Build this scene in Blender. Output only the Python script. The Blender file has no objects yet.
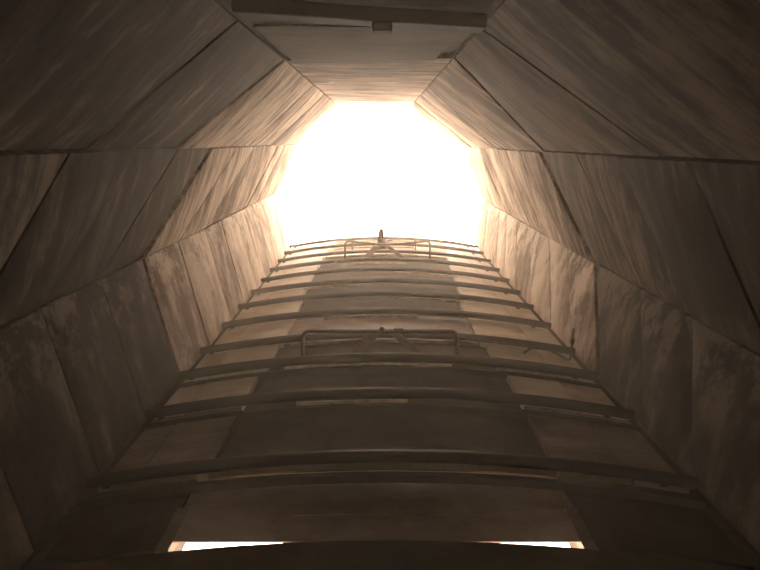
import bpy, bmesh, math, random
from mathutils import Vector
random.seed(7)
S = bpy.context.scene
C = S.collection
H = 1.6                      # camera height above the deck edges (m)

# ---------------------------------------------------------------- camera, sky, exposure
cam = bpy.data.cameras.new('camera'); co = bpy.data.objects.new('camera', cam); C.objects.link(co)
cam.lens = 640/760*36; cam.sensor_width = 36; cam.clip_start = .02
co.location = (0, 0, H)
co.rotation_euler = (math.radians(90-12.68), 0, 0)
S.camera = co
S.view_settings.view_transform = 'Standard'; S.view_settings.look = 'None'
S.view_settings.gamma = 1; S.view_settings.use_curve_mapping = False
S.view_settings.exposure = 0.0
W = bpy.data.worlds.new('sky'); S.world = W; W.use_nodes = True
bg = W.node_tree.nodes['Background']
bg.inputs[0].default_value = (1.0, .795, .615, 1); bg.inputs[1].default_value = 17.0

# ---------------------------------------------------------------- materials
def concrete(name, c0, c1, c2, rough=.85, su=9, sv=.9, bump=.35, spec=.06, fine=1.0, seam=0.0):
    """formwork-streaked concrete; UV.x runs along the tunnel, UV.y across it"""
    m = bpy.data.materials.new(name); m.use_nodes = True
    N = m.node_tree.nodes; L = m.node_tree.links; b = N['Principled BSDF']
    tc = N.new('ShaderNodeTexCoord'); oi = N.new('ShaderNodeObjectInfo')
    mp = N.new('ShaderNodeMapping'); mp.inputs['Scale'].default_value = (su, sv, 1)
    L.new(tc.outputs['UV'], mp.inputs[0])
    n1 = N.new('ShaderNodeTexNoise'); n1.inputs['Scale'].default_value = 1.6; n1.inputs['Detail'].default_value = 7
    n1.inputs['Roughness'].default_value = .66; n1.inputs['Distortion'].default_value = .25
    L.new(mp.outputs[0], n1.inputs[0])
    n2 = N.new('ShaderNodeTexNoise'); n2.inputs['Scale'].default_value = 1.5; n2.inputs['Detail'].default_value = 5
    L.new(tc.outputs['UV'], n2.inputs[0])
    n3 = N.new('ShaderNodeTexNoise'); n3.inputs['Scale'].default_value = 22*fine; n3.inputs['Detail'].default_value = 4
    L.new(tc.outputs['UV'], n3.inputs[0])
    r = N.new('ShaderNodeValToRGB')
    r.color_ramp.elements[0].position = .36; r.color_ramp.elements[0].color = (*c0, 1)
    r.color_ramp.elements[1].position = .66; r.color_ramp.elements[1].color = (*c2, 1)
    e = r.color_ramp.elements.new(.5); e.color = (*c1, 1)
    a = N.new('ShaderNodeMath'); a.operation = 'MULTIPLY_ADD'; a.inputs[1].default_value = .55
    L.new(n1.outputs[0], a.inputs[0])
    a2 = N.new('ShaderNodeMath'); a2.operation = 'MULTIPLY_ADD'; a2.inputs[1].default_value = .35
    L.new(n2.outputs[0], a2.inputs[0])
    a3 = N.new('ShaderNodeMath'); a3.operation = 'MULTIPLY'; a3.inputs[1].default_value = .10
    L.new(n3.outputs[0], a3.inputs[0]); L.new(a3.outputs[0], a2.inputs[2]); L.new(a2.outputs[0], a.inputs[2])
    ro = N.new('ShaderNodeMath'); ro.operation = 'MULTIPLY_ADD'; ro.inputs[1].default_value = .18; ro.inputs[2].default_value = -.09
    L.new(oi.outputs['Random'], ro.inputs[0])
    a4 = N.new('ShaderNodeMath'); a4.operation = 'ADD'; L.new(a.outputs[0], a4.inputs[0]); L.new(ro.outputs[0], a4.inputs[1])
    L.new(a4.outputs[0], r.inputs[0]); L.new(r.outputs[0], b.inputs['Base Color'])
    # pale efflorescence and dark damp blotches
    n4 = N.new('ShaderNodeTexNoise'); n4.inputs['Scale'].default_value = 2.2; n4.inputs['Detail'].default_value = 9; n4.inputs['Roughness'].default_value = .7
    mp2 = N.new('ShaderNodeMapping'); mp2.inputs['Scale'].default_value = (2.2, .8, 1); mp2.inputs['Location'].default_value = (7, 3, 0)
    L.new(tc.outputs['UV'], mp2.inputs[0]); L.new(mp2.outputs[0], n4.inputs[0])
    r4 = N.new('ShaderNodeMapRange'); r4.inputs[1].default_value = .35; r4.inputs[2].default_value = .68; r4.inputs[3].default_value = -.16; r4.inputs[4].default_value = .16
    L.new(n4.outputs[0], r4.inputs[0])
    a5 = N.new('ShaderNodeMath'); a5.operation = 'ADD'; L.new(a4.outputs[0], a5.inputs[0]); L.new(r4.outputs[0], a5.inputs[1]); L.new(a5.outputs[0], r.inputs[0])
    if seam:     # scaly pale lime crust hanging from the seam at the top of the wall
        sx = N.new('ShaderNodeSeparateXYZ'); L.new(tc.outputs['UV'], sx.inputs[0])
        g = N.new('ShaderNodeMapRange'); g.inputs[1].default_value = .45; g.inputs[2].default_value = .86; L.new(sx.outputs[1], g.inputs[0])
        n5 = N.new('ShaderNodeTexNoise'); n5.inputs['Scale'].default_value = 4.5; n5.inputs['Detail'].default_value = 8; n5.inputs['Roughness'].default_value = .75
        L.new(tc.outputs['UV'], n5.inputs[0])
        g2 = N.new('ShaderNodeMapRange'); g2.inputs[1].default_value = .44; g2.inputs[2].default_value = .56; g2.inputs[3].default_value = -.4*seam; g2.inputs[4].default_value = seam
        L.new(n5.outputs[0], g2.inputs[0])
        gm = N.new('ShaderNodeMath'); gm.operation = 'MULTIPLY_ADD'; L.new(g.outputs[0], gm.inputs[0]); L.new(g2.outputs[0], gm.inputs[1]); L.new(a5.outputs[0], gm.inputs[2])
        L.new(gm.outputs[0], r.inputs[0])
    bp = N.new('ShaderNodeBump'); bp.inputs['Strength'].default_value = bump; bp.inputs['Distance'].default_value = .02
    L.new(a.outputs[0], bp.inputs['Height']); L.new(bp.outputs[0], b.inputs['Normal'])
    b.inputs['Roughness'].default_value = rough; b.inputs['Specular IOR Level'].default_value = spec
    return m

def metal(name, c, rough=.4, metallic=.6, spec=.2):
    m = bpy.data.materials.new(name); m.use_nodes = True
    N = m.node_tree.nodes; L = m.node_tree.links; b = N['Principled BSDF']
    tc = N.new('ShaderNodeTexCoord')
    n = N.new('ShaderNodeTexNoise'); n.inputs['Scale'].default_value = 14; n.inputs['Detail'].default_value = 6
    L.new(tc.outputs['Object'], n.inputs[0])
    r = N.new('ShaderNodeValToRGB'); r.color_ramp.elements[0].position = .35; r.color_ramp.elements[1].position = .7
    r.color_ramp.elements[0].color = (c[0]*.6, c[1]*.55, c[2]*.5, 1); r.color_ramp.elements[1].color = (*c, 1)
    L.new(n.outputs[0], r.inputs[0]); L.new(r.outputs[0], b.inputs['Base Color'])
    mr = N.new('ShaderNodeMath'); mr.operation = 'MULTIPLY_ADD'; mr.inputs[1].default_value = .3; mr.inputs[2].default_value = rough-.15
    L.new(n.outputs[0], mr.inputs[0]); L.new(mr.outputs[0], b.inputs['Roughness'])
    b.inputs['Metallic'].default_value = metallic; b.inputs['Specular IOR Level'].default_value = spec
    return m

M = dict(
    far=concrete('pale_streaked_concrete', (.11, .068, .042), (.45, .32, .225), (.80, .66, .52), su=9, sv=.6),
    near=concrete('dimmed_near_concrete', (.022, .014, .009), (.060, .040, .027), (.21, .148, .102), su=7, sv=.7),  # near panels darkened in colour to deepen the light falloff
    clad=concrete('brown_cladding_sheet', (.05, .036, .026), (.085, .062, .045), (.12, .09, .065), su=2, sv=1, bump=.1),
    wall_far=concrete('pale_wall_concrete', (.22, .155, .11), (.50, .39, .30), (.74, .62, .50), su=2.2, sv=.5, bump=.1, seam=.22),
    wall_near=concrete('dimmed_wall_concrete', (.022, .014, .010), (.055, .038, .026), (.16, .115, .08), su=2.2, sv=.6, bump=.1, seam=.3),  # same falloff dimming put into the near wall colour
    joint=concrete('joint_mortar', (.03, .021, .015), (.06, .043, .03), (.10, .073, .053), bump=.1),
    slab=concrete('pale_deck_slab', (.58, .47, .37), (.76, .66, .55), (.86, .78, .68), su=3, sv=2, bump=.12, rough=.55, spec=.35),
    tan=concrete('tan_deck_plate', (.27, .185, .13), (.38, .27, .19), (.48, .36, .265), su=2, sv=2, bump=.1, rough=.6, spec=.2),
    dim=concrete('dimmed_deck_slab', (.15, .105, .075), (.22, .16, .115), (.30, .22, .165), su=3, sv=2, bump=.12, rough=.7),  # darkened slab copy, painting the weaker light near the camera
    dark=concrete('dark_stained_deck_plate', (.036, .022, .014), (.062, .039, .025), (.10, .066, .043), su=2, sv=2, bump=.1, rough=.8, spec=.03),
    steel=metal('dark_painted_pipe', (.034, .020, .013), .6, .1),
    rust=metal('dark_rusty_steel', (.035, .024, .017), .8, 0),
    edge=metal('painted_glint_strip', (.80, .70, .58), .5, .15),  # pale colour stands in for glints along the pipes
    brace=metal('brown_flat_bar', (.24, .16, .11), .6, .1),
    white=metal('pale_paint', (.85, .78, .70), .5, 0),
)

# ---------------------------------------------------------------- helpers
def link(name, bm, mat, parent=None, smooth=False):
    me = bpy.data.meshes.new(name)
    bmesh.ops.recalc_face_normals(bm, faces=bm.faces)
    bm.to_mesh(me); bm.free()
    if smooth:
        for p in me.polygons: p.use_smooth = True
    me.materials.append(mat)
    o = bpy.data.objects.new(name, me); C.objects.link(o)
    if parent: o.parent = parent
    return o

def thing(name, label, cat, loc=(0, 0, 0), group=None):
    o = bpy.data.objects.new(name, None); C.objects.link(o); o.location = loc
    o.empty_display_size = .1
    o['label'] = label; o['category'] = cat
    if group: o['group'] = group
    return o

def slab(p, n, th, u, gap=.006, bevel=.006, sub=3, wob=0.0):
    """quad p (4 points, order: near-low, far-low, far-high, near-high) thickened along n; bevelled; UVs along/across"""
    bm = bmesh.new(); uv = bm.loops.layers.uv.new('UVMap')
    c = sum(p, Vector())/4
    q = []
    for i, v in enumerate(p):
        a = p[(i+1) % 4]-v; b = p[i-1]-v
        q.append(v + a.normalized()*gap + b.normalized()*gap)
    NX, NY = sub, sub
    grid = []
    ph = random.random()*6
    for j in range(NY+1):
        row = []
        for i in range(NX+1):
            a = i/NX; b = j/NY
            v = q[0].lerp(q[1], a).lerp(q[3].lerp(q[2], a), b)
            edge = i in (0, NX) or j in (0, NY)
            off = -bevel if edge else wob*math.sin(a*math.pi)
            row.append(bm.verts.new(v + n*off))
        grid.append(row)
    # inset ring: keep it cheap - chamfer the boundary
    back = [bm.verts.new(x - n*th) for x in q]
    for j in range(NY):
        for i in range(NX):
            bm.faces.new((grid[j][i], grid[j][i+1], grid[j+1][i+1], grid[j+1][i]))
    e = [[grid[0][i] for i in range(NX+1)], [grid[j][NX] for j in range(NY+1)],
         [grid[NY][i] for i in range(NX, -1, -1)], [grid[j][0] for j in range(NY, -1, -1)]]
    for k in range(4):
        bm.faces.new(e[k] + [back[(k+1) % 4], back[k]])
    bm.faces.new(back)
    for f in bm.faces:
        for l in f.loops:
            d = l.vert.co
            l[uv].uv = (d.y + u*13.7, (d-p[0]).dot((p[3]-p[0]).normalized()))
    return bm

def tube(bm, pts, r, seg=10, caps=True):
    rings = []
    for i, p in enumerate(pts):
        a = pts[max(i-1, 0)]; b = pts[min(i+1, len(pts)-1)]
        t = (b-a).normalized()
        s = t.cross(Vector((0, 0, 1)))
        if s.length < .2: s = t.cross(Vector((0, 1, 0)))
        s.normalize(); w = s.cross(t)
        rings.append([bm.verts.new(p + (s*math.cos(2*math.pi*k/seg) + w*math.sin(2*math.pi*k/seg))*r) for k in range(seg)])
    for i in range(len(rings)-1):
        for k in range(seg):
            bm.faces.new((rings[i][k], rings[i][(k+1) % seg], rings[i+1][(k+1) % seg], rings[i+1][k]))
    if caps:
        bm.faces.new(rings[0]); bm.faces.new(rings[-1])
    return bm

def box(bm, x0, x1, y0, y1, z0, z1, bev=0):
    vs = [bm.verts.new(v) for v in ((x0,y0,z0),(x1,y0,z0),(x1,y1,z0),(x0,y1,z0),(x0,y0,z1),(x1,y0,z1),(x1,y1,z1),(x0,y1,z1))]
    fs = [bm.faces.new([vs[i] for i in f]) for f in ((0,3,2,1),(4,5,6,7),(0,1,5,4),(1,2,6,5),(2,3,7,6),(3,0,4,7))]
    if bev:
        bmesh.ops.bevel(bm, geom=list({e for f in fs for e in f.edges}), offset=bev, segments=1, affect='EDGES')
    return bm

# ---------------------------------------------------------------- tunnel section (units of H; x, height above the deck edge)
PF = {'FL': (-.845, 0), 'AL': (-.965, .53), 'BL': (-.78, .965), 'CL': (-.39, 1.322),
      'CR': (.285, 1.312), 'BR': (.78, .945), 'AR': (.98, .45), 'FR': (.925, 0)}
P = {k: (v[0]*H, v[1]*H) for k, v in PF.items()}
RISE = .085*H; HALF = .885*H
def crown(x): return RISE*(1-((x-.03*H)/HALF)**2)
YS, YE, YB = -1.0*H, 6.25*H, -1.0*H
STEP = 2.60*H

def facet(host, a, b, ringsA, ringsB, off=0, nn=7, mats=('near', 'far')):
    """panels between seam a (lower) and seam b (upper); ringsA / ringsB are the joints along each seam"""
    (xa, za), (xb, zb) = P[a], P[b]
    acr = Vector((xb-xa, 0, zb-za)).normalized()
    n = Vector((0, 1, 0)).cross(acr)
    if n.dot(Vector((-(xa+xb)/2, 0, 1.0*H*.75-(za+zb)/2))) < 0: n = -n
    for i in range(len(ringsA)-1):
        y0, y1, w0, w1 = ringsA[i]*H, ringsA[i+1]*H, ringsB[i]*H, ringsB[i+1]*H
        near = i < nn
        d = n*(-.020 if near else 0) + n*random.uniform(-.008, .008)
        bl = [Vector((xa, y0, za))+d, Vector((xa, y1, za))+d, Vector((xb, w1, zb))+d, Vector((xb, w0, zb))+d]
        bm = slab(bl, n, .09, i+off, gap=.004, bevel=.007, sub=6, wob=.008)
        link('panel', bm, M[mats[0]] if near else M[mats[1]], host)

def backing(name, seq, mat):
    bm = bmesh.new(); uv = bm.loops.layers.uv.new('UVMap')
    inn, out = [], []
    for k in seq:
        x, z = P[k]
        c = Vector((0, 0, .75*H)); v = Vector((x, 0, z)); dr = (v-c).normalized()
        inn.append(v + dr*.075); out.append(v + dr*.30)
    pr = inn + out[::-1]
    A = [bm.verts.new((v.x, YB, v.z)) for v in pr]; B = [bm.verts.new((v.x, YE+.05, v.z)) for v in pr]
    n = len(pr)
    for i in range(n): bm.faces.new((A[i], A[(i+1) % n], B[(i+1) % n], B[i]))
    k = len(seq)
    for i in range(k-1):
        for R in (A, B): bm.faces.new((R[i], R[i+1], R[n-2-i], R[n-1-i]))
    for f in bm.faces:
        for l in f.loops: l[uv].uv = (l.vert.co.y, l.vert.co.x+l.vert.co.z)
    o = link(name, bm, mat); o['kind'] = 'structure'
    return o

wl = backing('wall_left', ['FL', 'AL', 'BL'], M['joint'])
wr = backing('wall_right', ['FR', 'AR', 'BR'], M['joint'])
ce = backing('ceiling', ['BL', 'CL', 'CR', 'BR'], M['joint'])

LW = [-1, -.3, .35, .92, 1.42, 1.80, 2.20, 2.60, 3.05, 3.52, 3.88, 4.28, 4.66, 5.00, 5.36, 5.72, 6.0, 6.25]
RW = [-1, -.3, .35, .90, 1.36, 1.76, 2.14, 2.60, 2.98, 3.35, 3.83, 4.29, 4.68, 5.02, 5.36, 5.72, 6.0, 6.25]
def lean(R, k):
    r = [y if y < 0 else y*(k if y < 3 else 1+(k-1)*(6.25-y)/3.25) for y in R]
    r[-1] = YE/H
    return r
RT = lean(RW, 1.12)
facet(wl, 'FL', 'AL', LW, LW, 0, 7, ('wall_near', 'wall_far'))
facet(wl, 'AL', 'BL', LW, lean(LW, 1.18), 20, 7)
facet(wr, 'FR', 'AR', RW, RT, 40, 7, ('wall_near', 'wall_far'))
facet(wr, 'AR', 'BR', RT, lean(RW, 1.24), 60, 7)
UL = [-1, 0, .9, 1.75, 2.52, 3.2, 3.9, 4.7, 5.5, 6.25]
CL_ = [-1, 0, .9, 1.93, 2.80, 3.35, 4.0, 4.75, 5.5, 6.25]
UR = [-1, 0, .9, 1.84, 3.14, 3.8, 4.4, 5.0, 5.6, 6.25]
CR_ = [-1, 0, .9, 2.0, 2.65, 3.3, 4.0, 4.75, 5.5, 6.25]
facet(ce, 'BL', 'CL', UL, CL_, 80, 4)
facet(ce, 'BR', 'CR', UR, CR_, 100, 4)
# crown facet; its panel nearest the step hangs lower
(xa, za), (xb, zb) = P['CL'], P['CR']
for i in range(len(CL_)-1):
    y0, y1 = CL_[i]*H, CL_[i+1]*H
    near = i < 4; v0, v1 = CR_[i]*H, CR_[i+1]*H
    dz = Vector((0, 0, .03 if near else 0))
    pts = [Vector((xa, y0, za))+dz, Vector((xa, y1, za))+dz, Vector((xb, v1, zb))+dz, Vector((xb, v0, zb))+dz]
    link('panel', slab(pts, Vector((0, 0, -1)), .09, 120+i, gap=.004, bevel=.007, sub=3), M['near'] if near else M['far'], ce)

# bulkhead behind the camera closes the tunnel
bm = bmesh.new()
seq = [P[k] for k in ('FL', 'AL', 'BL', 'CL', 'CR', 'BR', 'AR', 'FR')]
uvl = bm.loops.layers.uv.new('UVMap')
c = Vector((0, 0, .75*H))
A = [bm.verts.new((x*1.15, YB-.15, .75*H+(z-.75*H)*1.15)) for x, z in seq]; B = [bm.verts.new((x*1.15, YB-.01, .75*H+(z-.75*H)*1.15)) for x, z in seq]
bm.faces.new(A); bm.faces.new(B)
for i in range(8): bm.faces.new((A[i], A[(i+1) % 8], B[(i+1) % 8], B[i]))
o = link('wall_back', bm, M['joint']); o['kind'] = 'structure'

# ---------------------------------------------------------------- floor: crowned bed, with two slots to daylight near the camera
def crown_strip(bm, x0, x1, y0, y1, top=0.0, th=.05, n=8, flat=None):
    xs = [x0+(x1-x0)*i/n for i in range(n+1)]
    z = (lambda x: flat) if flat is not None else (lambda x: crown(x)+top)
    V = [[bm.verts.new((x, y, z(x)-t)) for x in xs] for (y, t) in ((y0, 0), (y1, 0), (y1, th), (y0, th))]
    for k in range(4):
        a, b = V[k], V[(k+1) % 4]
        for i in range(n): bm.faces.new((a[i], a[i+1], b[i+1], b[i]))
    bm.faces.new([V[k][0] for k in range(4)]); bm.faces.new([V[k][-1] for k in range(4)])
    return bm
def uvs(bm):
    uv = bm.loops.layers.uv.verify()
    for f in bm.faces:
        for l in f.loops: l[uv].uv = (l.vert.co.y, l.vert.co.x)
    return bm
Y0 = 1.335*H; YG = 1.365*H
bm = bmesh.new()
XL, XR = -.97*H, 1.0*H
crown_strip(bm, XL, XR, YB, Y0-.12, -.045, .12, 20)
YH = YG+.34*H
for a, b in ((XL, -.52*H), (-.24*H, .24*H), (.50*H, XR)): crown_strip(bm, a, b, Y0-.12, YH, -.075, .09, 6)
crown_strip(bm, XL, XR, YH, 6.27*H, -.075, .12, 20)
fl = link('floor', uvs(bm), M['joint']); fl['kind'] = 'structure'
# the dark nearest plate, whose crowned lip hides the middle of the gap
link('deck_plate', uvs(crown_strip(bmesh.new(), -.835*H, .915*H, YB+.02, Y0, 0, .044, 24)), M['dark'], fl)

RIB = [1.70, 2.18, 2.57, 2.90, 3.33, 3.73, 4.10, 4.48, 4.86, 5.24, 5.62, 5.98]
RIB = [r*H for r in RIB]
def piece(x0, x1, y0, y1, mat, top=0.0, n=4, flat=None, name='slab', th=.045):
    g = .006
    bm = crown_strip(bmesh.new(), x0+g, x1-g, y0+g, y1-g, top, th, n, flat)
    return link(name, uvs(bm), mat, fl)
edges = [YG] + RIB + [6.25*H]
for k in range(len(edges)-1):
    y0, y1 = edges[k], edges[k+1]
    if k == 0:      # flat pale-edged plate by the gap
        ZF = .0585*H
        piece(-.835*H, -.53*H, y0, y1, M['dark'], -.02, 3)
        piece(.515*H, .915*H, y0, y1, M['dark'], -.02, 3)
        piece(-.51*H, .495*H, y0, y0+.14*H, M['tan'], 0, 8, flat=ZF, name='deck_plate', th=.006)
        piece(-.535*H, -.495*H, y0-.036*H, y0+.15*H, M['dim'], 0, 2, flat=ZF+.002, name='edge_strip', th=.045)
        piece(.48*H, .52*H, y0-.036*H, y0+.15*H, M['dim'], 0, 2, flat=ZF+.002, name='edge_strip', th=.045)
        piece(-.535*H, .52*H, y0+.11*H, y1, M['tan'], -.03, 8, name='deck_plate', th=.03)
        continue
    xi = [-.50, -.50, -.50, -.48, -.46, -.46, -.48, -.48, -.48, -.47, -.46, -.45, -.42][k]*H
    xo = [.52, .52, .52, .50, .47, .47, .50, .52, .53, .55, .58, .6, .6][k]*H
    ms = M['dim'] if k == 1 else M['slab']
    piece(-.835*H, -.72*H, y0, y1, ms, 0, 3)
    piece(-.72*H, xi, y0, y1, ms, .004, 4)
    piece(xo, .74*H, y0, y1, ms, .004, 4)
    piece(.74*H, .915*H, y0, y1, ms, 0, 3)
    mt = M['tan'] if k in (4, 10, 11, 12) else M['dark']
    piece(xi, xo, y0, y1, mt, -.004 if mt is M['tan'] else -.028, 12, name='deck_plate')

# ---------------------------------------------------------------- cross rails
where = ['nearest arched dark cross pipe, just beyond the glowing floor slits',
         'arched dark cross pipe second from the floor slits, in deep shade',
         'arched dark cross pipe at the feet of the nearest guard frame',
         'arched dark cross pipe between the nearest guard frame and the plain tan plate',
         'arched dark cross pipe along the far edge of the plain tan deck plate',
         'arched dark cross pipe on dark deck, first beyond the pipe edging the tan plate',
         'arched dark cross pipe on dark deck, second beyond the pipe edging the tan plate',
         'arched dark cross pipe on dark deck, third beyond the pipe edging the tan plate',
         'arched cross pipe just in front of the middle guard frame',
         'arched cross pipe just behind the middle guard frame with its sagging top',
         'arched cross pipe just beyond the wedge-shaped post, washed out by glare',
         'bleached thin cross pipe at the very lip of the white tunnel mouth',
         ]
SPAN = [(-.46*H, -.2*H), (-.3*H, .1*H), (-.40*H, .30*H), (-.42*H, .46*H), (-.3*H, .2*H), (.12*H, .5*H), (-.5*H, -.1*H), (.1*H, .55*H), (-.3*H, .2*H), (.02*H, .3*H), (-.4*H, .3*H), (-.4*H, .4*H)]
for k, y in enumerate(RIB):
    r = (.019, .020, .020, .018, .018, .017, .017, .016, .016, .015, .015, .014, .012)[k]*H
    lift = .024*H
    t = thing('cross_rail', where[k], 'rail', (0, y, 0), 'arched pipes across the deck')
    N = 28
    x0, x1 = -.850*H, .922*H
    pts = [Vector((x0+(x1-x0)*i/N, 0, crown(x0+(x1-x0)*i/N)+lift)) for i in range(N+1)]
    link('pipe', tube(bmesh.new(), pts, r, 10), M['steel'], t, True)
    # low kerb on the deck under the pipe and a pale strip painting a glint on its near lip
    if k < 3: link('kerb', uvs(crown_strip(bmesh.new(), x0+.01, x1-.01, -.085*H, -.065*H, .012*H, .012*H+.02, 20)), M['steel'], t)
    if k: link('edge_strip', uvs(crown_strip(bmesh.new(), *SPAN[k], -.044*H, -.030*H, .012*H, .014*H, 14)), M['edge'], t)
    for sx in (-.80, .83):
        x = sx*H; b = bmesh.new(); zc = crown(x)
        box(b, x-.010*H, x+.010*H, -.009*H, .009*H, zc, zc+lift-.3*r)
        link('stanchion', b, M['steel'], t)

# ---------------------------------------------------------------- guard frames
def guard(label, y, xl, xr, h, r, sag=0.0, braces=True):
    t = thing('guard_frame', label, 'frame', (0, y, 0), 'guard frames standing on the deck')
    zl, zr, zc = crown(xl), crown(xr), crown(0)
    top = zc + h
    R = .03*H
    pts = [Vector((xl, 0, zl-.02)), Vector((xl, 0, top-R))]
    for a in range(1, 5): pts.append(Vector((xl+R-R*math.cos(a*math.pi/8), 0, top-R+R*math.sin(a*math.pi/8))))
    m = (xl+xr)/2
    for a in range(1, 8):
        x = xl+R+(xr-xl-2*R)*a/8; pts.append(Vector((x, 0, top - sag*(1-abs(x-m)/(abs(xr-xl)/2)))))
    for a in range(4, 0, -1): pts.append(Vector((xr-R+R*math.cos(a*math.pi/8), 0, top-R+R*math.sin(a*math.pi/8))))
    pts += [Vector((xr, 0, top-R)), Vector((xr, 0, zr-.02))]
    link('pipe', tube(bmesh.new(), pts, r, 8), M['steel'], t, True)
    if braces:
        for (xa_, xb_, w) in ((-.115*H, -.025*H, .028*H), (.19*H, .06*H, .022*H)):
            b = bmesh.new()
            za_, zb_ = crown(xa_)-.005, top-.008*H-sag
            f = [(xa_-w, za_), (xa_+w, za_), (xb_+w, zb_), (xb_-w, zb_)]
            A = [b.verts.new((p[0], -.006*H, p[1])) for p in f]; B = [b.verts.new((p[0], .004*H, p[1])) for p in f]
            b.faces.new(A); b.faces.new(B)
            for i in range(4): b.faces.new((A[i], A[(i+1) % 4], B[(i+1) % 4], B[i]))
            link('brace', b, M['brace'], t)
        b = bmesh.new(); bmesh.ops.create_uvsphere(b, u_segments=12, v_segments=8, radius=.013*H)
        for v in b.verts: v.co += Vector((.008*H, 0, top+r*.9))
        link('knob', b, M['steel'], t, True)
        b = bmesh.new(); box(b, .06*H, .10*H, -.008*H, .008*H, top+r*.3, top+r*1.6, .002)
        link('clip', b, M['steel'], t)
guard('nearest guard frame, a wide square-shouldered dark pipe hoop with two flat braces', 2.655*H, -.335*H, .335*H, .113*H, .0085*H)
guard('middle guard frame, paler pipe hoop whose top sags in the centre', 5.06*H, -.28*H, .40*H, .135*H, .008*H, .03*H)
guard('smallest and farthest guard frame, almost lost in the white glare', 5.50*H, -.24*H, .31*H, .085*H, .006*H, 0, False)

# wedge-shaped post in the glare
t = thing('marker_post', 'small wedge-shaped brown post standing mid-deck against the white opening', 'post', (.01*H, 5.44*H, crown(0)-.01))
b = bmesh.new(); bmesh.ops.create_cone(b, cap_ends=True, segments=10, radius1=.046*H, radius2=.018*H, depth=.19*H)
for v in b.verts: v.co.z += .095*H; v.co.y *= .5
link('shaft', b, M['rust'], t, False)
b = bmesh.new(); box(b, .035*H, .075*H, -.01, .01, 0, .10*H, .004)
link('pale_upright', b, M['white'], t)

# ---------------------------------------------------------------- ceiling beam near the camera
zt = P['CL'][1]
b = bmesh.new()
yb = 1.69*H
vv = []
for (x, y, z) in ((-.345*H, yb-.10*H, zt+.01), (.275*H, yb+.06*H, P['CR'][1]+.01)):
    for dy in (0, .09*H):
        for dz in (0, -.035*H): vv.append(b.verts.new((x, y+dy, z+dz)))
for f in ((0,1,3,2),(4,5,7,6),(0,1,5,4),(2,3,7,6),(0,2,6,4),(1,3,7,5)): b.faces.new([vv[i] for i in f])
bmesh.ops.bevel(b, geom=b.edges[:], offset=.006, segments=1, affect='EDGES')
t = thing('ceiling_beam', 'dark steel beam running across the ceiling at the top of the view', 'beam', (0, 0, 0))
link('flange', b, M['rust'], t)
b = bmesh.new(); box(b, -.02*H, .03*H, yb+.0*H, yb+.05*H, zt-.055*H, zt-.01*H, .006)  # box added in place of a dark drip stain
link('drip_stain_box', b, M['rust'], t)

# hanging cladding panel between beam and step
t = thing('ceiling_cladding', 'dark sheet panel under the ceiling just beyond the beam', 'panel')
pts = [Vector((-.36*H, 1.93*H, zt-.012)), Vector((-.355*H, 2.82*H, zt-.012)), Vector((.215*H, 2.64*H, zt-.022)), Vector((.24*H, 1.90*H, zt-.022))]
link('sheet', slab(pts, Vector((0, 0, -1)), .012, 3, gap=.002, bevel=.002, sub=2), M['clad'], t)

# small pale discs on the concrete near the mouth
def cap(label, loc, n):
    b = bmesh.new(); bmesh.ops.create_cone(b, cap_ends=True, segments=12, radius1=.032, radius2=.026, depth=.008)
    q = Vector(n).normalized().to_track_quat('Z', 'Y')
    for v in b.verts: v.co = q @ v.co
    o = link('pale_disc', b, M['white']); o.location = loc
    o['label'] = label; o['category'] = 'cap'
cap('small pale disc on the ceiling above the tunnel mouth', (-.27*H, 3.72*H, zt-.003), (0, 0, -1))
cap('small pale disc on the left wall seam beside the tunnel mouth', (-.965*H, 6.0*H, .545*H), (1, 0, .1))

# cable and rod on the right, by the fourth rail
t = thing('wall_cable', 'thin dark cable curling from the deck to a short rod at the right wall', 'cable')
pts = [Vector((.66*H+.20*H*i/12, 2.79*H + .03*H*math.sin(i*.5), crown(.66*H+.2*H*i/12)+.018 + .035*H*math.sin(math.pi*i/12))) for i in range(13)]
link('cable', tube(bmesh.new(), pts, .0055*H, 6), M['steel'], t, True)
b = bmesh.new(); tube(b, [Vector((.872*H, 2.79*H, .02*H)), Vector((.880*H, 2.79*H, .17*H))], .005*H, 6)
link('rod', b, M['steel'], t, True)
b = bmesh.new(); tube(b, [Vector((.877*H, 2.79*H, .10*H)), Vector((.878*H, 2.79*H, .125*H))], .010*H, 8)
link('clamp', b, M['steel'], t, True)

# ---------------------------------------------------------------- scatter volume added for veiling glare and lifted darks
HAZE = 0.042
if HAZE:
    bm = bmesh.new()
    box(bm, -1.2*H, 1.2*H, YB-.1, 6.2*H, -.3, 1.6*H)
    m = bpy.data.materials.new('glare_volume'); m.use_nodes = True
    N = m.node_tree.nodes; N.clear(); L = m.node_tree.links
    out = N.new('ShaderNodeOutputMaterial'); v = N.new('ShaderNodeVolumeScatter')
    v.inputs['Color'].default_value = (.93, .75, .58, 1); v.inputs['Density'].default_value = HAZE; v.inputs['Anisotropy'].default_value = .55
    L.new(v.outputs[0], out.inputs['Volume'])
    o = link('haze', bm, m); o['kind'] = 'stuff'; o['label'] = 'faint haze volume added in the tunnel for veiling glare'; o['category'] = 'haze'
